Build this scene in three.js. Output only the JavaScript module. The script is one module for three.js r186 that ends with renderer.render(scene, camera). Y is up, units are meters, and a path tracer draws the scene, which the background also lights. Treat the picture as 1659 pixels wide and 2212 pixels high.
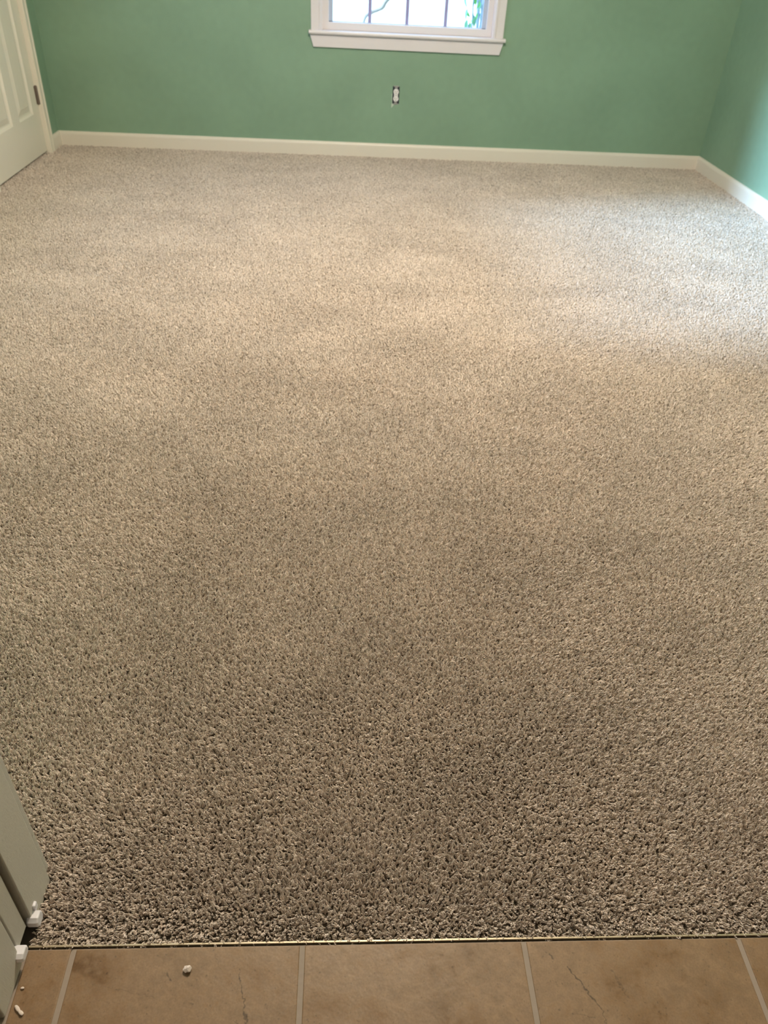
import * as THREE from 'three';
import { RoundedBoxGeometry } from 'three/addons/geometries/RoundedBoxGeometry.js';
import { mergeGeometries, toCreasedNormals } from 'three/addons/utils/BufferGeometryUtils.js';
import { RectAreaLightUniformsLib } from 'three/addons/lights/RectAreaLightUniformsLib.js';
import { createNoise2D, createNoise3D } from 'simplex-noise';

// ---------------------------------------------------------------- camera, sky, sun, lamps, exposure
RectAreaLightUniformsLib.init();
const scene = new THREE.Scene();
const renderer = new THREE.WebGLRenderer({ antialias: true });
renderer.toneMapping = THREE.LinearToneMapping;
renderer.toneMappingExposure = 1.0;
renderer.shadowMap.enabled = true;

const camera = new THREE.PerspectiveCamera(67.51, 1659 / 2212, 0.05, 200);
camera.rotation.order = 'YXZ';
camera.position.set(0, 1.209, 0);
camera.rotation.set(-0.648945, -0.068655, 0.055412);
camera.focus = 1.4;
camera.userData.fStop = 7;
scene.add(camera);

scene.background = new THREE.Color().setRGB(0.46, 0.70, 1.0);   // evenly overcast daylight
scene.backgroundIntensity = 4.6;

const sun = new THREE.DirectionalLight(new THREE.Color().setRGB(0.38, 0.66, 1.0), 9);   // hazy low sun coming through the side window
sun.position.set(-11, 3.5, -2.5); sun.target.position.set(0, 0, -3.6);
sun.shadow.radius = 18; sun.castShadow = true;
sun.shadow.mapSize.set(2048, 2048);
Object.assign(sun.shadow.camera, { left: -9, right: 9, top: 9, bottom: -9, near: 0.5, far: 40 });
scene.add(sun, sun.target);

const CEILING_LAMP = { color: [1.0, 0.84, 0.66], intensity: 6.8, down: 15, glow: 2.2, at: [0.25, 2.43, -2.55] };
const HALL_LAMP = { color: [1.0, 0.84, 0.66], intensity: 0.45, down: 0, glow: 1.0, at: [0.35, 2.43, 1.1] };

// ---------------------------------------------------------------- helpers
let seed = 20251;
const rnd = () => { seed = (seed * 1664525 + 1013904223) >>> 0; return seed / 4294967296; };
const n2 = createNoise2D(rnd), n3 = createNoise3D(rnd);
const used = {};
const numbered = (n) => { const k = used[n] = (used[n] ?? -1) + 1; return k ? `${n}_${String(k).padStart(3, '0')}` : n; };
function obj(name, geos, mat, parent = scene) {
  const g = Array.isArray(geos) ? mergeGeometries(geos.map((q) => { const p = q.index ? q.toNonIndexed() : q; for (const k of Object.keys(p.attributes)) if (!['position', 'normal', 'uv'].includes(k)) p.deleteAttribute(k); return p; })) : geos;
  const m = new THREE.Mesh(g, mat);
  m.name = parent === scene ? numbered(name) : name;
  m.castShadow = m.receiveShadow = true;
  parent.add(m);
  return m;
}
function tag(o, label, category, group, kind) {
  if (label) o.userData.label = label;
  if (category) o.userData.category = category;
  if (group) o.userData.group = group;
  if (kind) o.userData.kind = kind;
  return o;
}
function thing(name, label, category, at = [0, 0, 0], group) {
  const o = new THREE.Group(); o.name = numbered(name); o.position.set(...at); scene.add(o);
  return tag(o, label, category, group);
}
function structure(name, label, at = [0, 0, 0]) {
  const o = new THREE.Group(); o.name = name; o.position.set(...at); scene.add(o);
  return tag(o, label, null, null, 'structure');
}
const struct = (name, geos, mat, label) => tag(obj(name, geos, mat), label, null, null, 'structure');
// box between two corners, edges rounded by r
function box(x0, y0, z0, x1, y1, z1, r = 0.0015) {
  const w = Math.abs(x1 - x0), h = Math.abs(y1 - y0), d = Math.abs(z1 - z0);
  const g = r > 0 ? new RoundedBoxGeometry(w, h, d, 2, Math.min(r, w / 2.2, h / 2.2, d / 2.2)) : new THREE.BoxGeometry(w, h, d);
  g.translate((x0 + x1) / 2, (y0 + y1) / 2, (z0 + z1) / 2);
  return g;
}
// a wall slab: outline (u along the wall, v up) with rectangular openings, extruded by thickness
function slab(u0, u1, v0, v1, holes, thickness) {
  const s = new THREE.Shape([[u0, v0], [u1, v0], [u1, v1], [u0, v1]].map((p) => new THREE.Vector2(...p)));
  for (const [a, b, c, d] of holes) s.holes.push(new THREE.Path([[a, c], [a, d], [b, d], [b, c]].map((p) => new THREE.Vector2(...p))));
  return new THREE.ExtrudeGeometry(s, { depth: thickness, bevelEnabled: false });
}
// profile (array of [out, up]) swept along a straight run; out points along +z before turning
function run(profile, length) {
  const s = new THREE.Shape(profile.map((p) => new THREE.Vector2(...p)));
  return new THREE.ExtrudeGeometry(s, { depth: length, bevelEnabled: false }).translate(0, 0, -length / 2).rotateY(-Math.PI / 2);   // out -> +z, length along x
}

// ---------------------------------------------------------------- procedural textures
function fbm(x, y, oct = 4) { let a = 0.5, s = 0, f = 1; for (let i = 0; i < oct; i++) { s += a * n2(x * f, y * f); a *= 0.5; f *= 2.03; } return s; }
function texture(size, fn, srgb, wrap = true) {
  const d = new Uint8Array(size * size * 4);
  for (let j = 0; j < size; j++) for (let i = 0; i < size; i++) {
    const c = fn(i / size, j / size), k = (j * size + i) * 4;
    for (let q = 0; q < 3; q++) d[k + q] = Math.max(0, Math.min(255, Math.round(255 * c[q])));
    d[k + 3] = 255;
  }
  const t = new THREE.DataTexture(d, size, size);
  t.magFilter = THREE.LinearFilter; t.minFilter = THREE.LinearMipmapLinearFilter; t.generateMipmaps = true;
  if (wrap) t.wrapS = t.wrapT = THREE.RepeatWrapping;
  if (srgb) t.colorSpace = THREE.SRGBColorSpace;
  t.needsUpdate = true;
  return t;
}
// noise that repeats over the unit square
function loop(u, v, f) {
  const bx = (1 - u), by = (1 - v);
  return (n2(u * f, v * f) * bx * by + n2((u - 1) * f, v * f) * u * by + n2(u * f, (v - 1) * f) * bx * v + n2((u - 1) * f, (v - 1) * f) * u * v) / Math.sqrt((bx * bx + u * u) * (by * by + v * v));
}
const paintBump = texture(512, (u, v) => { const h = 0.5 + 0.22 * loop(u, v, 60) + 0.16 * loop(u + 0.0, v, 120); return [h, h, h]; });
const paintTone = texture(256, (u, v) => { const h = 0.975 + 0.025 * loop(u, v, 3) + 0.012 * loop(u, v, 22); return [h, h, h]; }, true);
paintBump.repeat.set(2.2, 2.2); paintTone.repeat.set(0.6, 0.6);
const std = (rgb, rough = 0.6, more = {}) => new THREE.MeshStandardMaterial({ color: new THREE.Color().setRGB(...rgb), roughness: rough, ...more });
const M = {
  green: std([0.265, 0.412, 0.288], 0.62, { map: paintTone, bumpMap: paintBump, bumpScale: 0.0006 }),
  hallWall: std([0.55, 0.50, 0.40], 0.7, { map: paintTone, bumpMap: paintBump, bumpScale: 0.0006 }),
  ceiling: std([0.78, 0.76, 0.71], 0.9, { bumpMap: paintBump, bumpScale: 0.001 }),
  trim: std([0.87, 0.80, 0.70], 0.38),
  windowTrim: std([0.82, 0.77, 0.79], 0.4),
  door: std([0.88, 0.82, 0.71], 0.36),
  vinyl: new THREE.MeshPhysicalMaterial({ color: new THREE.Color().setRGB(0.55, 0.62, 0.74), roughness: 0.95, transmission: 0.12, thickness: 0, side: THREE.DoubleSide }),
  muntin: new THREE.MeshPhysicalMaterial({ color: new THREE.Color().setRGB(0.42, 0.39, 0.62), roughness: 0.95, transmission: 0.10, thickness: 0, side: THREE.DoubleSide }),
  hinge: std([0.26, 0.20, 0.17], 0.45, { metalness: 0.6 }),
  knob: std([0.5, 0.38, 0.2], 0.3, { metalness: 0.9 }),
  jamb: std([0.64, 0.62, 0.545], 0.55, { bumpMap: paintBump, bumpScale: 0.0003 }),
  slot: std([0.05, 0.05, 0.035], 0.9),
  nylon: std([0.92, 0.91, 0.97], 0.4),
  plaster: std([0.82, 0.72, 0.65], 0.9),
  brass: std([0.72, 0.62, 0.46], 0.32, { metalness: 0.85 }),
  subfloor: std([0.10, 0.085, 0.065], 1),
  grout: std([0.37, 0.31, 0.255], 0.95, { bumpMap: paintBump, bumpScale: 0.0008 }),
  dark: std([0.03, 0.035, 0.05], 0.9),
  outlet: std([0.90, 0.87, 0.86], 0.4),
  steel: std([0.45, 0.45, 0.45], 0.4, { metalness: 0.8 }),
  primer: std([0.58, 0.66, 0.55], 0.85),
  glass: new THREE.MeshPhysicalMaterial({ color: 0xffffff, transmission: 1, thickness: 0, roughness: 0, ior: 1.5 }),
  concrete: std([0.74, 0.72, 0.68], 0.95),
  siding: std([0.6, 0.58, 0.54], 0.9),
  leafA: new THREE.MeshPhysicalMaterial({ color: new THREE.Color().setRGB(0.12, 0.36, 0.08), roughness: 0.9, transmission: 0.3, thickness: 0, side: THREE.DoubleSide }),
  leafB: new THREE.MeshPhysicalMaterial({ color: new THREE.Color().setRGB(0.15, 0.34, 0.20), roughness: 0.9, transmission: 0.3, thickness: 0, side: THREE.DoubleSide }),
  leafC: new THREE.MeshPhysicalMaterial({ color: new THREE.Color().setRGB(0.19, 0.26, 0.26), roughness: 0.9, transmission: 0.3, thickness: 0, side: THREE.DoubleSide }),
  stem: std([0.28, 0.33, 0.42], 0.9),
};

// ---------------------------------------------------------------- room dimensions (metres; camera stands at the origin in the hall)
const XL = -1.865, XR = 2.383, ZB = -5.505, ZF = -0.628, ZH = -0.428, H = 2.44, T = 0.16;
const OX0 = -0.451, OX1 = 1.02, OTOP = 2.04;             // doorway between the hall and the room
const EDGE = -0.5245;                                     // carpet edge
const DZ0 = -5.272, DZ1 = -4.395, DTOP = 2.035;           // white door in the left wall
const LW0 = -4.22, LW1 = -2.3, LWS = 0.98, LWT = 2.08;    // side window
const BW0 = -0.172, BW1 = 0.892, BWS = 0.705, BWT = 2.02; // back window rough opening

// ---------------------------------------------------------------- structure
struct('floor', box(XL - T, -0.20, ZB - T, XR + T, -0.006, -0.5265, 0), M.subfloor, 'backing under the carpet of the room');
struct('wall_back', slab(XL - T, XR + T, -0.2, H, [[BW0, BW1, BWS, BWT]], T).translate(0, 0, ZB - T), M.green, 'sage green painted wall with the window in it');
struct('wall_right', slab(-ZF - 0.2, -ZB, -0.2, H, [], T).rotateY(Math.PI / 2).translate(XR, 0, 0), M.green, 'sage green painted wall running along the right side');
struct('wall_left', slab(-ZF - 0.2, -ZB, -0.2, H, [[-LW1, -LW0, LWS, LWT], [-DZ1 - 0.004, -DZ0 + 0.004, -0.1, DTOP + 0.01]], T).rotateY(Math.PI / 2).translate(XL - T, 0, 0), M.green, 'sage green painted wall holding the white door');
struct('wall_front', [
  box(XL - T, -0.2, ZF, OX0 - 0.02, H, ZH - 0.015, 0), box(OX1 + 0.02, -0.2, ZF, XR + T, H, ZH - 0.015, 0), box(OX0 - 0.02, OTOP + 0.02, ZF, OX1 + 0.02, H, ZH - 0.015, 0),
], M.green, 'wall with the wide doorway towards the tiled hall');
struct('ceiling', box(XL - T, H, ZB - T, XR + T, H + 0.15, ZF + 0.2, 0), M.ceiling, 'white ceiling of the carpeted room');
struct('wall_closet', box(XL - T - 0.06, -0.2, DZ0 - 0.1, XL - T, H, DZ1 + 0.1, 0), M.siding, 'boarding behind the white door');
// hall behind the doorway
struct('hall_ceiling', box(-1.6, H, ZF + 0.2, 2.5, H + 0.15, 2.7, 0), M.ceiling, 'white ceiling of the hall');
struct('hall_wall_left', box(-1.6, -0.2, ZH - 0.015, -1.5, H, 2.7, 0), M.hallWall, 'beige hall wall on the left');
struct('hall_wall_right', box(2.4, -0.2, ZH - 0.015, 2.5, H, 2.7, 0), M.hallWall, 'beige hall wall on the right');
struct('hall_wall_rear', box(-1.6, -0.2, 2.6, 2.5, H, 2.7, 0), M.hallWall, 'beige hall wall behind the camera');

// baseboards
const PROFILE = [[0, -0.006], [0.0125, -0.006], [0.0125, 0.066], [0.0112, 0.074], [0.0082, 0.080], [0.0072, 0.0855], [0, 0.0865]];
struct('baseboard_back', run(PROFILE, XR - XL).translate((XL + XR) / 2, 0, ZB), M.trim, 'white baseboard along the green wall under the window');
struct('baseboard_right', run(PROFILE, ZF - ZB).rotateY(-Math.PI / 2).translate(XR, 0, (ZB + ZF) / 2), M.trim, 'white baseboard along the right green wall');
struct('baseboard_left', run(PROFILE, -5.333 - ZB).rotateY(Math.PI / 2).translate(XL, 0, (ZB - 5.333) / 2), M.trim, 'short white baseboard between the door casing and the corner');
struct('baseboard_left_near', run(PROFILE, ZF + 4.33).rotateY(Math.PI / 2).translate(XL, 0, (ZF - 4.33) / 2), M.trim, 'white baseboard under the side window');

// tile floor of the hall: grout bed with each tile its own piece
{
  const P = 0.3335, GAP = 0.0075, x00 = -0.3835, zTop = -0.5205;
  const floorHall = structure('floor_hall', 'tan stone-look tile floor with pale grout joints');
  obj('grout_bed', box(-1.5, -0.2, EDGE + 0.0035, 2.4, -0.0014, 2.6, 0), M.grout, floorHall);
  // veins: [u0, v0, u1, v1, width, depth] in tile coordinates (u to the right, v away from the room)
  const veins = [
    [],
    [[0.74, 0.10, 0.77, 0.24, 0.006, 0.45], [0.77, 0.24, 0.80, 0.34, 0.007, 0.4], [0.74, 0.30, 0.80, 0.35, 0.004, 0.25], [0.41, 0.10, 0.45, 0.14, 0.006, 0.35], [0.62, 0.03, 0.65, 0.09, 0.003, 0.2], [0.18, 0.16, 0.38, 0.20, 0.004, 0.14]],
    [[0.30, 0.05, 0.36, 0.16, 0.004, 0.12]],
    [[0.165, 0.11, 0.21, 0.17, 0.006, 0.5], [0.21, 0.17, 0.275, 0.28, 0.007, 0.45], [0.275, 0.28, 0.29, 0.36, 0.005, 0.3], [0.09, 0.05, 0.115, 0.08, 0.006, 0.4], [0.17, 0.30, 0.25, 0.32, 0.004, 0.25], [0.37, 0.13, 0.41, 0.24, 0.005, 0.2]],
    [],
  ];
  const blotches = [
    [[0.8, 0.2, 0.25, 0.3], [0.4, 0.35, 0.3, 0.2]],
    [[0.10, 0.06, 0.12, 0.45], [0.03, 0.05, 0.08, 0.4], [0.93, 0.25, 0.08, 0.35], [0.55, 0.2, 0.1, 0.15]],
    [[0.58, 0.12, 0.09, 0.5], [0.62, 0.28, 0.08, 0.55], [0.72, 0.05, 0.08, 0.55], [0.68, 0.20, 0.07, 0.4], [0.82, 0.1, 0.1, 0.3]],
    [[0.42, 0.20, 0.08, 0.45], [0.56, 0.28, 0.07, 0.45], [0.66, 0.10, 0.10, 0.4], [0.80, 0.25, 0.12, 0.45], [0.95, 0.05, 0.1, 0.4]],
    [[0.3, 0.2, 0.3, 0.3]],
  ];
  const tileMaterials = veins.map((vs, k) => {
    const o = k * 17.3;
    const map = texture(512, (u, v) => {
      const warm = fbm(u * 2.4 + o, v * 2.4 - o, 5), fine = fbm(u * 16 + o, v * 16, 4), grain = fbm(u * 70, v * 70 + o, 2);
      let rust = Math.max(0, warm * 0.75 + fine * 0.3 - 0.04), lift = 0.09 * fine + 0.07 * grain + 0.07 * warm;
      for (const [bu, bv, br, s] of blotches[k]) { const q = Math.hypot(u - bu, v - bv) / br + 0.9 * fbm(u * 9 + o, v * 9, 4); rust += s * 0.75 * Math.max(0, 1 - q) * (0.7 + fine); }
      let dark = 0;
      for (const [a, b, c, d, w, s] of vs) {
        const wob = 0.012 * n2(u * 30 + o, v * 30), x = u + wob, y = v + wob * 0.6, t = Math.max(0, Math.min(1, ((x - a) * (c - a) + (y - b) * (d - b)) / ((c - a) ** 2 + (d - b) ** 2)));
        const q = Math.hypot(x - a - t * (c - a), y - b - t * (d - b)) / (w * (0.6 + 0.5 * n2(u * 60, v * 60 + o)));
        dark = Math.max(dark, s * Math.max(0, 1 - q * q));
      }
      const spot = Math.max(0, fbm(u * 34 - o, v * 34 + 5, 2) - 0.42) * 0.8;
      const l = (1 + lift - 0.35 * Math.min(1, rust) - dark * 0.75 - spot);
      return [0.575 * l, (0.475 - 0.05 * Math.min(1, rust)) * l, (0.365 - 0.11 * Math.min(1, rust)) * l];
    }, true, false);
    const bump = texture(256, (u, v) => { const h = 0.5 + 0.3 * fbm(u * 6 + o, v * 6, 4) + 0.1 * fbm(u * 40, v * 40, 2); return [h, h, h]; }, false, false);
    return new THREE.MeshStandardMaterial({ map, bumpMap: bump, bumpScale: 0.0008, roughness: 0.42 });
  });
  const cache = new Map();
  function tileGeometry(w, d, cutLeft) {
    const key = `${w.toFixed(4)}_${d.toFixed(4)}_${cutLeft}`;
    if (!cache.has(key)) {
      const g = new RoundedBoxGeometry(w, 0.012, d, 2, 0.0018), p = g.attributes.position, uv = g.attributes.uv, full = P - GAP;
      for (let i = 0; i < p.count; i++) uv.setXY(i, (p.getX(i) + w / 2 + (cutLeft ? full - w : 0)) / full, (p.getZ(i) + d / 2) / full);
      cache.set(key, g);
    }
    return cache.get(key);
  }
  for (let r = 0; r < 8; r++) for (let c = -4; c < 7; c++) {
    if (c < -1 && r > 3) continue;
    const full = P - GAP; let x0 = x00 + c * P + GAP / 2, w = full, cut = false;
    if (r === 0 && c === -1) { w = x0 + full - (OX0 + 0.002); x0 = OX0 + 0.002; cut = true; }
    if (r === 0 && c < -1) continue;
    if (r === 0 && c === 4) w = OX1 - 0.002 - x0;
    if (r === 0 && c > 4) continue;
    const t = obj('tile', tileGeometry(w, full, cut), tileMaterials[r === 0 ? Math.max(0, Math.min(4, c + 1)) : (c * 3 + r * 2 + 20) % 5], floorHall);
    t.position.set(x0 + w / 2, -0.006 + 0.0006 * (rnd() - 0.5), zTop + r * P + full / 2);
  }
}

// ---------------------------------------------------------------- window in the back wall
{
  const w = structure('window_1', 'white framed window in the green wall with a grid between its panes');
  const z0 = ZB, zf = ZB - 0.03;                       // wall face, sash face
  const cy = BWS, top = BWT;
  // casing boards with a stepped moulding
  const casing = (x0, x1, y0, y1) => [box(x0, y0, z0 - 0.001, x1, y1, z0 + 0.014, 0.003)];
  obj('window_casing', [...casing(-0.229, -0.166, cy, top + 0.063), box(-0.181, cy, z0 + 0.012, -0.168, top, z0 + 0.020, 0.003)], M.windowTrim, w);
  obj('window_casing', [...casing(0.886, 0.950, cy, top + 0.063), box(0.888, cy, z0 + 0.012, 0.901, top, z0 + 0.020, 0.003)], M.windowTrim, w);
  obj('window_casing', [...casing(-0.166, 0.886, top, top + 0.063)], M.windowTrim, w);
  // jamb lining
  obj('window_jamb', [box(BW0 - 0.002, cy, z0 - T, BW0 + 0.012, top, z0 + 0.002, 0.001), box(BW1 - 0.012, cy, z0 - T, BW1 + 0.002, top, z0 + 0.002, 0.001), box(BW0, top - 0.012, z0 - T, BW1, top + 0.002, z0 + 0.002, 0.001)], M.windowTrim, w);
  // stool (sill board) with rounded nose
  const nose = [[-0.1, -0.012], [0.034, -0.012], [0.040, -0.009], [0.042, -0.002], [0.040, 0.005], [0.034, 0.008], [-0.1, 0.008]];
  obj('window_sill', run(nose, 1.205).translate(0.3605, 0.700, z0), M.windowTrim, w);
  // apron with raked ends
  const ap = new THREE.Shape([[-0.235, 0.690], [0.9545, 0.690], [0.935, 0.622], [-0.214, 0.622]].map((p) => new THREE.Vector2(...p)));
  obj('window_apron', new THREE.ExtrudeGeometry(ap, { depth: 0.014, bevelEnabled: true, bevelThickness: 0.003, bevelSize: 0.003, bevelSegments: 2 }).translate(0, 0.0, z0), M.windowTrim, w);
  // sash: stiles, rails
  const gx0 = -0.122, gx1 = 0.846, gy0 = 0.748, gy1 = 1.36;
  obj('sash_frame', [box(BW0 + 0.008, cy + 0.003, zf - 0.03, gx0, top - 0.01, zf, 0.003), box(gx1, cy + 0.003, zf - 0.03, BW1 - 0.008, top - 0.01, zf, 0.003),
    box(gx0 - 0.004, cy + 0.003, zf - 0.03, gx1 + 0.004, gy0, zf, 0.003), box(gx0 - 0.004, gy1, zf - 0.03, gx1 + 0.004, gy1 + 0.05, zf, 0.003), box(gx0 - 0.004, top - 0.055, zf - 0.03, gx1 + 0.004, top - 0.01, zf, 0.003)], M.windowTrim, w);
  obj('glazing_stop', [box(gx0 - 0.004, gy0 - 0.01, zf - 0.05, gx0 + 0.024, top - 0.05, zf - 0.032, 0.003)], M.vinyl, w);
  obj('glazing_stop', [box(gx1 - 0.026, gy0 - 0.01, zf - 0.05, gx1 + 0.004, top - 0.05, zf - 0.032, 0.003)], M.vinyl, w);
  obj('glazing_stop', [box(gx0, gy0 - 0.012, zf - 0.05, gx1, gy0 + 0.0035, zf - 0.032, 0.001)], M.vinyl, w);
  const zg = zf - 0.041;
  for (const x of [0.1275, 0.3565, 0.5945]) obj('muntin', box(x - 0.0105, gy0, zg - 0.004, x + 0.0105, top - 0.05, zg + 0.004, 0.002), M.muntin, w);
  for (const y of [0.952, 1.156, 1.56, 1.76]) obj('muntin', box(gx0, y - 0.0085, zg - 0.0035, gx1, y + 0.0085, zg + 0.0035, 0.002), M.muntin, w);
  for (const [a, b] of [[gy0 - 0.005, gy1], [gy1 + 0.045, top - 0.05]]) { const p = obj('pane', new THREE.PlaneGeometry(gx1 - gx0 + 0.006, b - a), M.glass, w); p.position.set((gx0 + gx1) / 2, (a + b) / 2, zg + 0.008); }
}
// side window in the left wall, outside the frame of the photograph
{
  const w = structure('window_2', 'white side window in the left wall');
  const x0 = XL;
  obj('window_casing', [box(x0, LWS, LW0 - 0.06, x0 + 0.015, LWT + 0.06, LW0), box(x0, LWS, LW1, x0 + 0.015, LWT + 0.06, LW1 + 0.06), box(x0, LWT, LW0, x0 + 0.015, LWT + 0.06, LW1)], M.windowTrim, w);
  obj('window_sill', box(x0 - T, LWS - 0.02, LW0 - 0.07, x0 + 0.03, LWS, LW1 + 0.07, 0.004), M.windowTrim, w);
  obj('sash_frame', [box(x0 - 0.09, LWS, LW0, x0 - 0.06, LWT, LW0 + 0.035), box(x0 - 0.09, LWS, LW1 - 0.035, x0 - 0.06, LWT, LW1), box(x0 - 0.09, LWS, LW0, x0 - 0.06, LWS + 0.04, LW1), box(x0 - 0.09, LWT - 0.04, LW0, x0 - 0.06, LWT, LW1), box(x0 - 0.09, 1.51, LW0, x0 - 0.06, 1.55, LW1)], M.windowTrim, w);
  const p = obj('pane', new THREE.PlaneGeometry(LW1 - LW0, LWT - LWS), M.glass, w); p.rotation.y = Math.PI / 2; p.position.set(x0 - 0.075, (LWS + LWT) / 2, (LW0 + LW1) / 2);
}

// ---------------------------------------------------------------- white panelled door in the left wall
{
  const d = structure('door_1', 'white six-panel door in the left wall with a dark hinge');
  const xf = -1.878, th = 0.035, y0 = 0.015, y1 = DTOP;
  // leaf: panel openings are cut through the face, raised panels stand in them
  const cols = [[-5.165, -4.924], [-4.814, -4.50]], rows = [[0.236, 0.94], [1.06, 1.62], [1.72, 1.92]];
  const holes = []; for (const [a, b] of cols) for (const [c, e] of rows) holes.push([-b, -a, c, e]);
  const leaf = obj('door_leaf', [slab(-DZ1, -DZ0, y0, y1, holes, 0.014).rotateY(Math.PI / 2).translate(xf - 0.014, 0, 0), box(xf - th, y0, DZ0, xf - 0.013, y1, DZ1, 0)], M.door, d);
  // one raised panel: sloping moulding down from the face, flat groove, bevel up to a raised field
  function raised(w, h) {
    const ring = [[0, 0], [0.010, -0.009], [0.016, -0.011], [0.024, -0.011], [0.052, -0.003], [0.055, -0.002]];
    const pos = [], quad = (a, b, c, e) => pos.push(...a, ...b, ...c, ...a, ...c, ...e);
    const at = ([i, dep]) => [[-w / 2 + i, -h / 2 + i, dep], [w / 2 - i, -h / 2 + i, dep], [w / 2 - i, h / 2 - i, dep], [-w / 2 + i, h / 2 - i, dep]];
    for (let k = 0; k < ring.length - 1; k++) { const A = at(ring[k]), B = at(ring[k + 1]); for (let s = 0; s < 4; s++) quad(A[s], A[(s + 1) % 4], B[(s + 1) % 4], B[s]); }
    const F = at(ring.at(-1)); quad(F[0], F[1], F[2], F[3]);
    const g = new THREE.BufferGeometry(); g.setAttribute('position', new THREE.Float32BufferAttribute(pos, 3)); g.computeVertexNormals();
    return g;
  }
  for (const [a, b] of cols) for (const [c, e] of rows) {
    const p = obj('door_panel', raised(b - a, e - c), M.door, leaf);
    p.rotation.y = Math.PI / 2; p.position.set(xf, (c + e) / 2, (a + b) / 2);
  }
  // hinges at the edge towards the corner
  for (const y of [0.325, 1.03, 1.80]) {
    const parts = [];
    for (let k = 0; k < 5; k++) parts.push(new THREE.CylinderGeometry(0.0088, 0.0088, 0.0188, 16).translate(0, -0.0385 + k * 0.0192, 0));
    for (const s of [-1, 1]) parts.push(new THREE.CylinderGeometry(0.006, 0.0075, 0.002, 14).translate(0, s * 0.0495, 0));
    parts.push(box(-0.006, -0.048, -0.012, -0.001, 0.048, 0.02, 0.0008));
    const h = obj('hinge', parts, M.hinge, d); h.position.set(xf + 0.0055, y, DZ0 - 0.002); h.userData.label = 'dark bronze hinge';
  }
  obj('door_knob', [new THREE.CylinderGeometry(0.03, 0.03, 0.008, 24).rotateZ(Math.PI / 2).translate(0.004, 0, 0), new THREE.CylinderGeometry(0.01, 0.012, 0.035, 16).rotateZ(Math.PI / 2).translate(0.022, 0, 0), new THREE.SphereGeometry(0.026, 24, 16).scale(0.8, 1, 1).translate(0.05, 0, 0)], M.knob, d).position.set(xf, 0.95, DZ1 - 0.06);
  const face = XL + 0.018;
  const side = (a, b, inner) => [box(XL - 0.001, -0.005, a, face - 0.004, DTOP + 0.065, b, 0.003), inner > 0 ? box(XL - 0.001, -0.005, a, face, DTOP + 0.065, a + 0.018, 0.004) : box(XL - 0.001, -0.005, b - 0.018, face, DTOP + 0.065, b, 0.004)];
  obj('door_casing', side(-5.333, -5.278, 1), M.door, d);
  obj('door_casing', side(DZ1 + 0.006, DZ1 + 0.061, -1), M.door, d);
  obj('door_casing', box(XL - 0.001, DTOP + 0.01, -5.28, face - 0.004, DTOP + 0.065, DZ1 + 0.008, 0.003), M.door, d);
  obj('door_jamb', [box(XL - T, -0.005, DZ0 - 0.014, XL + 0.002, DTOP + 0.02, DZ0 - 0.003, 0.001), box(XL - T, -0.005, DZ1 + 0.003, XL + 0.002, DTOP + 0.02, DZ1 + 0.014, 0.001)], M.door, d);
}

// ---------------------------------------------------------------- pocket door in the doorway
{
  const d = structure('door_2', 'grey-green pocket doorway: two jamb strips with the edge of the sliding door between them');
  const x0 = OX0;
  // jamb strips either side of the slot, on both ends of the doorway
  for (const [s, x] of [[-1, OX0], [1, OX1]]) {
    const bx = (a, b) => (s < 0 ? [x - 0.024, x] : [x, x + 0.024]);
    let [p, q] = bx();
    obj('jamb_strip', box(p, -0.006, -0.628, q, OTOP + 0.02, -0.5555, 0.0025), M.jamb, d);
    obj('jamb_strip', box(p, 0.001, -0.5055, q, OTOP + 0.02, -0.432, 0.0025), M.jamb, d);
    obj('slot_lining', box(s < 0 ? x - 0.06 : x + 0.02, 0.0, -0.60, s < 0 ? x - 0.02 : x + 0.06, OTOP + 0.02, -0.46, 0), M.slot, d);
    obj('sliding_door', box(s < 0 ? x - 0.0195 : x + 0.0045, 0.019, -0.546, s < 0 ? x - 0.0045 : x + 0.0195, OTOP, -0.5125, 0.002), M.jamb, d);
    // casing on the room side and on the hall side
    obj('doorway_casing', box(s < 0 ? x - 0.075 : x + 0.006, 0.002, -0.646, s < 0 ? x - 0.006 : x + 0.075, OTOP + 0.075, -0.627, 0.004), M.jamb, d);
    obj('doorway_casing', box(s < 0 ? x - 0.075 : x + 0.006, 0.018, -0.444, s < 0 ? x - 0.006 : x + 0.075, OTOP + 0.075, -0.426, 0.004), M.windowTrim, d);
  }
  obj('door_header', box(OX0 - 0.02, OTOP, -0.628, OX1 + 0.02, OTOP + 0.022, -0.43, 0.002), M.jamb, d);
  // white nylon guides screwed to the feet of the strips
  function guide(sx, sy, sz) {
    const s = new THREE.Shape([[-0.5, -0.28], [-0.32, -0.5], [0.30, -0.5], [0.5, -0.18], [0.46, 0.30], [0.2, 0.5], [-0.36, 0.5], [-0.5, 0.2]].map(([a, b]) => new THREE.Vector2(a * sz, b * sy)));
    return new THREE.ExtrudeGeometry(s, { depth: sx, bevelEnabled: true, bevelThickness: 0.003, bevelSize: 0.0025, bevelSegments: 4 }).rotateY(-Math.PI / 2);
  }
  const far = obj('guide_block', [guide(0.011, 0.016, 0.016).translate(OX0 + 0.0075, 0.014, -0.5585), box(OX0 - 0.001, 0.021, -0.5755, OX0 + 0.004, 0.034, -0.5665, 0.002)], M.nylon, d); far.userData.label = 'white plastic guide at the foot of the far jamb strip';
  const near = obj('guide_block', [guide(0.014, 0.011, 0.016).translate(OX0 + 0.0065, 0.026, -0.5045)], M.nylon, d); near.userData.label = 'white plastic guide at the foot of the near jamb strip';
}

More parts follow.
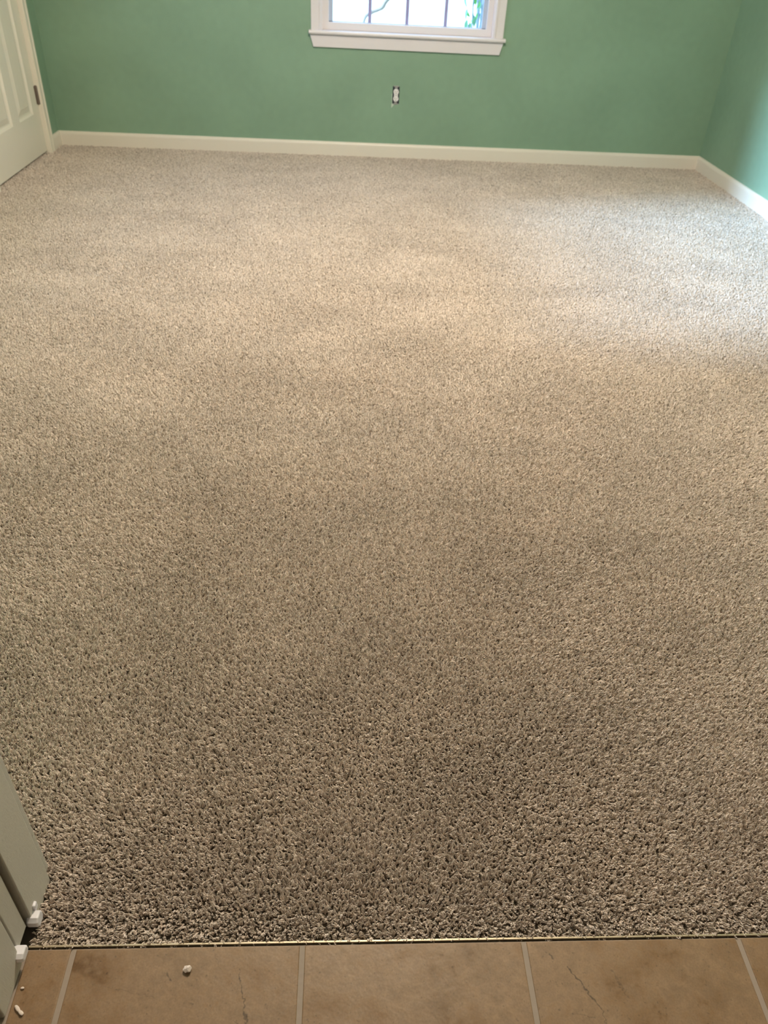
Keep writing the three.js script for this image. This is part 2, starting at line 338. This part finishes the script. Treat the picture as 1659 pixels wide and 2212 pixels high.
// ---------------------------------------------------------------- thresholds, small things on the floor
tag(obj('edging_strip', box(OX0 + 0.001, -0.0125, EDGE - 0.0022, OX1 - 0.001, 0.0004, EDGE + 0.0008, 0.0006), M.brass), 'thin brass edging strip between the beige carpet and the tan tiles', 'threshold strip');
function crumb(r, sx, sy, sz) {
  const g = new THREE.IcosahedronGeometry(r, 2), p = g.attributes.position;
  for (let i = 0; i < p.count; i++) { const k = 1 + 0.28 * n3(p.getX(i) * 160, p.getY(i) * 160 + 9, p.getZ(i) * 160); p.setXYZ(i, p.getX(i) * k * sx, p.getY(i) * k * sy, p.getZ(i) * k * sz); }
  g.computeVertexNormals(); return toCreasedNormals(g, 0.6);
}
{
  const c = tag(obj('plaster_crumb', crumb(0.0052, 1.15, 0.8, 0.85), M.plaster), 'small white crumb lying in the middle of the left full tile', 'debris'); c.position.set(-0.2135, 0.0035, -0.489);
  const s = tag(obj('plaster_sliver', [crumb(0.0028, 2.0, 0.7, 0.9).rotateY(-0.75).translate(-0.003, 0, -0.003), crumb(0.0028, 1.7, 0.7, 0.9).rotateY(-0.6).translate(0.0035, 0, 0.0025)], M.plaster), 'thin pale sliver lying on the cut tile beside the doorway jamb', 'debris'); s.position.set(-0.4355, 0.0018, -0.4405);
  const k = tag(obj('plaster_speck', crumb(0.0018, 1.4, 0.7, 0.9), M.plaster), 'tiny pale speck on the cut tile between the sliver and the jamb guide', 'debris'); k.position.set(-0.4405, 0.0012, -0.469);
}

// ---------------------------------------------------------------- electrical outlet without its cover plate
{
  const o = thing('electrical_outlet', 'white duplex outlet without a cover plate in the green wall below the window', 'outlet', [0.307, 0.372, ZB]);
  const bx = [[-0.0235, -0.0205], [0.0185, 0.0225]];
  obj('wall_box', [box(-0.022, -0.048, -0.006, 0.0215, 0.050, 0.0006, 0)], M.dark, o);
  obj('mounting_strap', [box(-0.0085, -0.053, 0.0004, 0.0085, 0.053, 0.0022, 0.0006), box(-0.016, 0.047, 0.0004, 0.016, 0.054, 0.002, 0.0006), box(-0.016, -0.054, 0.0004, 0.016, -0.047, 0.002, 0.0006)], M.steel, o);
  for (const s of [-1, 1]) {
    const sh = new THREE.Shape(); sh.absarc(0, 0, 0.0172, 0, Math.PI * 2);
    const face = obj('receptacle_face', [new THREE.ExtrudeGeometry(sh, { depth: 0.006, bevelEnabled: true, bevelThickness: 0.001, bevelSize: 0.001, bevelSegments: 2, curveSegments: 24 }).scale(0.93, 0.86, 1).translate(0, s * 0.0195, 0.002)], M.outlet, o);
    for (const [x, h] of [[-0.0063, 0.0085], [0.0063, 0.0068]]) obj('slot', box(x - 0.0011, s * 0.0195 + 0.002 - h / 2, 0.0088, x + 0.0011, s * 0.0195 + 0.002 + h / 2, 0.0093, 0), M.dark, face);
    obj('slot', new THREE.CylinderGeometry(0.0024, 0.0024, 0.0006, 12).rotateX(Math.PI / 2).translate(0, s * 0.0195 - 0.0078, 0.0091), M.dark, face);
  }
  obj('yoke_body', box(-0.0125, -0.034, 0.0015, 0.0125, 0.034, 0.0055, 0.001), M.outlet, o);
  obj('screw', new THREE.CylinderGeometry(0.0028, 0.0028, 0.002, 12).rotateX(Math.PI / 2).translate(0, 0, 0.0062), M.steel, o);
  const chip = new THREE.Shape([[-0.0275, 0.006], [-0.0245, 0.008], [-0.0235, -0.047], [-0.008, -0.055], [-0.017, -0.064], [-0.027, -0.074], [-0.0262, -0.04]].map((p) => new THREE.Vector2(...p)));
  const ch = obj('bare_patch', new THREE.ExtrudeGeometry(chip, { depth: 0.0006, bevelEnabled: false }), M.primer, o); ch.userData.label = 'pale unpainted edge beside the box';
}

// ---------------------------------------------------------------- ceiling lamps
function domeLamp(name, label, L) {
  const t = thing(name, label, 'ceiling light', L.at);
  obj('lamp_base', new THREE.LatheGeometry([[0, 0.01], [0.17, 0.01], [0.17, -0.012], [0.163, -0.02], [0.15, -0.02]].map((p) => new THREE.Vector2(...p)), 48), M.windowTrim, t);
  const pts = []; for (let k = 0; k <= 14; k++) { const a = k / 14 * Math.PI / 2; pts.push(new THREE.Vector2(0.155 * Math.cos(a) + 1e-4, -0.02 - 0.075 * Math.sin(a))); }
  const c = new THREE.Color().setRGB(...L.color);
  obj('lamp_shade', new THREE.LatheGeometry(pts.reverse(), 48), std([0.85, 0.82, 0.76], 0.5, { emissive: c, emissiveIntensity: L.glow, side: THREE.DoubleSide }), t);
  const p = new THREE.PointLight(c, L.intensity); p.name = `${name}_glow`; p.position.set(L.at[0], L.at[1] - 0.22, L.at[2]); p.castShadow = true; p.shadow.radius = 6; p.shadow.mapSize.set(1024, 1024); scene.add(p);
  if (L.down) { const W = 0.26, a = new THREE.RectAreaLight(c, L.down / (W * W), W, W); a.name = `${name}_face`; a.position.set(L.at[0], L.at[1] - 0.115, L.at[2]); a.rotation.x = -Math.PI / 2; scene.add(a); }
}
domeLamp('ceiling_lamp', 'warm glowing dome lamp on the ceiling in the middle of the room', CEILING_LAMP);
domeLamp('hall_lamp', 'warm glowing dome lamp on the hall ceiling', HALL_LAMP);

// ---------------------------------------------------------------- outdoors
struct('ground_outside', box(-40, -0.6, -60, 40, -0.35, 30, 0), M.concrete, 'bright pale ground outside the window');
{
  const b = tag(obj('bare_branch', (() => {
    const pts = [[0.098, 0.60, 0], [0.103, 0.679, 0], [0.118, 0.721, 0.01], [0.150, 0.742, 0.0], [0.198, 0.760, -0.01], [0.233, 0.780, 0], [0.251, 0.808, 0.01], [0.300, 0.86, 0], [0.40, 0.95, -0.02], [0.46, 1.1, 0]].map(([x, y, z]) => new THREE.Vector3(x, y, z - 6.4));
    const curve = new THREE.CatmullRomCurve3(pts), g = new THREE.TubeGeometry(curve, 90, 1, 8), p = g.attributes.position;
    for (let i = 0; i < p.count; i++) { const s = Math.floor(i / 9) / 90, c = curve.getPointAt(Math.min(1, s)), r = 0.008 + 0.014 * s + 0.002 * n2(s * 14, 3); p.setXYZ(i, c.x + (p.getX(i) - c.x) * r, c.y + (p.getY(i) - c.y) * r, c.z + (p.getZ(i) - c.z) * r); }
    g.computeVertexNormals(); return g;
  })(), std([0.42, 0.36, 0.33], 0.9)), 'thin bent bare branch outside behind the left panes of the window', 'branch');
}
{
  const s = thing('leafy_shrub', 'green leafy shrub outside behind the right pane of the window', 'shrub', [0.955, -0.35, -6.35]);
  const stems = [];
  for (let k = 0; k < 14; k++) {
    const bx = (rnd() - 0.5) * 0.16, tx = -0.13 + 0.26 * rnd(), tz = (rnd() - 0.5) * 0.3, ty = 1.15 + rnd() * 0.55;
    stems.push(new THREE.TubeGeometry(new THREE.CatmullRomCurve3([new THREE.Vector3(bx, 0, 0), new THREE.Vector3((bx + tx) / 2 + 0.03 * (rnd() - 0.5), ty * 0.5, tz * 0.4), new THREE.Vector3(tx, ty, tz)]), 12, 0.005, 5));
  }
  obj('stem', stems, M.stem, s);
  const leafShape = new THREE.Shape(); leafShape.moveTo(0, 0); leafShape.bezierCurveTo(0.013, 0.012, 0.013, 0.034, 0, 0.056); leafShape.bezierCurveTo(-0.013, 0.034, -0.013, 0.012, 0, 0);
  const lg = new THREE.ShapeGeometry(leafShape, 5), p = lg.attributes.position;
  for (let i = 0; i < p.count; i++) p.setZ(i, Math.abs(p.getX(i)) * 0.5 - (p.getY(i) / 0.056) ** 2 * 0.012);
  lg.computeVertexNormals();
  for (let k = 0; k < 300; k++) {
    const m = [M.leafA, M.leafB, M.leafC, M.leafB][Math.floor(rnd() * 4)], l = obj('leaf', lg, m, s), up = rnd();
    l.position.set(-0.15 + 0.30 * rnd() + (up < 0.2 ? 0.03 : 0), 0.78 + 0.95 * up, -0.16 + 0.32 * rnd());
    l.rotation.set((rnd() - 0.5) * 1.6, (rnd() - 0.5) * 2.2, Math.PI + (rnd() - 0.5) * 1.3);
    l.scale.setScalar(0.7 + 0.7 * rnd());
  }
}

// ---------------------------------------------------------------- carpet: cut pile, every tuft a small twisted bundle of yarn
{
  // one tuft: two short bent tapering yarn ends with a twist
  const RINGS = [[0, 0.85], [0.5, 1.0], [0.82, 0.85], [1.0, 0.35]], SIDES = 5, Hh = 0.0125, pos = [], idx = [];
  for (const [ox, oz, hh, ph, bend] of [[-0.0013, 0.0004, 1.0, 0, 0.0016], [0.0014, -0.0005, 0.93, 1.1, -0.0018]]) {
    const base = pos.length / 3;
    RINGS.forEach(([t, r], k) => { for (let s = 0; s < SIDES; s++) { const a = s / SIDES * Math.PI * 2 + t * 1.6 + ph, rr = 0.0013 * r * (1 + 0.16 * Math.cos(s * 2.4 + k)); pos.push(ox + rr * Math.cos(a) + bend * t * t, Hh * hh * t, oz + rr * Math.sin(a) + bend * 0.6 * t * t); } });
    pos.push(ox + bend, Hh * hh * 1.05, oz + bend * 0.6);
    for (let k = 0; k < RINGS.length - 1; k++) for (let s = 0; s < SIDES; s++) { const a = base + k * SIDES + s, b = base + k * SIDES + (s + 1) % SIDES; idx.push(a, a + SIDES, b, b, a + SIDES, b + SIDES); }
    const last = base + (RINGS.length - 1) * SIDES; for (let s = 0; s < SIDES; s++) idx.push(last + s, base + RINGS.length * SIDES, last + (s + 1) % SIDES);
  }
  const g = new THREE.BufferGeometry(); g.setAttribute('position', new THREE.Float32BufferAttribute(pos, 3)); g.setIndex(idx); g.computeVertexNormals();
  const inside = (x, z) => (z < ZF - 0.003 ? (x > XL + 0.012 || (x > XL - 0.04 && z > DZ0 && z < DZ1)) && x < XR - 0.012 && z > ZB + 0.012 : x > OX0 + 0.003 && x < OX1 - 0.006 && z < EDGE - 0.0050);
  const spots = [];
  for (let z = EDGE - 0.002; z > ZB;) {
    const s = 0.0036 + 0.0028 * Math.min(1, Math.max(0, (-z - 1.3) / 3.4));
    for (let x = XL - 0.04 + rnd() * s; x < XR; x += s) {
      const px = x + (rnd() - 0.5) * s * 0.9, pz = z + (rnd() - 0.5) * s * 0.9;
      const wide = px < -0.52 + 0.385 * pz || px > 0.70 - 0.48 * pz;   // beyond the frame: fewer, thicker tufts
      if (inside(px, pz) && (!wide || rnd() < 0.45)) spots.push(px, pz, s / 0.0041 * (wide ? 1.45 : 1));
    }
    z -= s;
  }
  const N = spots.length / 3;
  const im = new THREE.InstancedMesh(g, std([1, 1, 1], 0.85), N);
  const mt = new THREE.Matrix4(), q = new THREE.Quaternion(), qy = new THREE.Quaternion(), up = new THREE.Vector3(0, 1, 0), ax = new THREE.Vector3(), v = new THREE.Vector3(), sc = new THREE.Vector3(), c = new THREE.Color();
  for (let i = 0; i < N; i++) {
    const x = spots[i * 3], z = spots[i * 3 + 1], s = spots[i * 3 + 2];
    // nap: slow drift over decimetres and lumps of a centimetre or two
    const napX = 0.30 * n2(x * 1.3, z * 1.3) + 0.42 * n2(x * 30 + z * 14 + 7, z * 74), napZ = 0.14 + 0.26 * n2(x * 1.1 + 40, z * 1.9) + 0.42 * n2(x * 30 + z * 14 - 30, z * 74 + 11);
    const roll = Math.max(0, 1 - (EDGE - z) / 0.07);   // the pile rolls over towards the edging
    const lx = napX * 0.8 + (rnd() - 0.5) * 1.15, lz = napZ * 0.8 + 0.45 * roll + (rnd() - 0.5) * 0.7;
    ax.set(lz, 0, -lx); const lean = Math.min(1.15, ax.length()); ax.normalize();
    q.setFromAxisAngle(ax, lean); qy.setFromAxisAngle(up, rnd() * 6.283); q.multiply(qy);
    const clump = 1 + 0.11 * n2(x * 48 + z * 20, z * 100 + 3) + 0.06 * n2(x * 18 + 90, z * 24);
    const hgt = clump * (0.85 + 0.3 * rnd()), wid = s * (0.8 + 0.45 * rnd());
    mt.compose(v.set(x, -0.0075 - (z > ZF ? 0.0015 * roll * roll : 0), z), q, sc.set(wid, hgt * (0.9 + 0.1 * s), wid));
    im.setMatrixAt(i, mt);
    const r = rnd(), k = (0.88 + 0.22 * rnd()) * (1 + 0.05 * n2(x * 2.1, z * 3.1 + 60));
    if (r < 0.62) c.setRGB(0.69 * k, 0.60 * k, 0.52 * k); else if (r < 0.84) c.setRGB(0.80 * k, 0.71 * k, 0.63 * k); else c.setRGB(0.50 * k, 0.42 * k, 0.35 * k);
    im.setColorAt(i, c);
  }
  im.name = 'carpet_pile'; im.castShadow = im.receiveShadow = true;
  scene.add(tag(im, 'beige cut pile carpet covering the whole floor of the room', 'carpet', null, 'stuff'));
}

renderer.render(scene, camera);
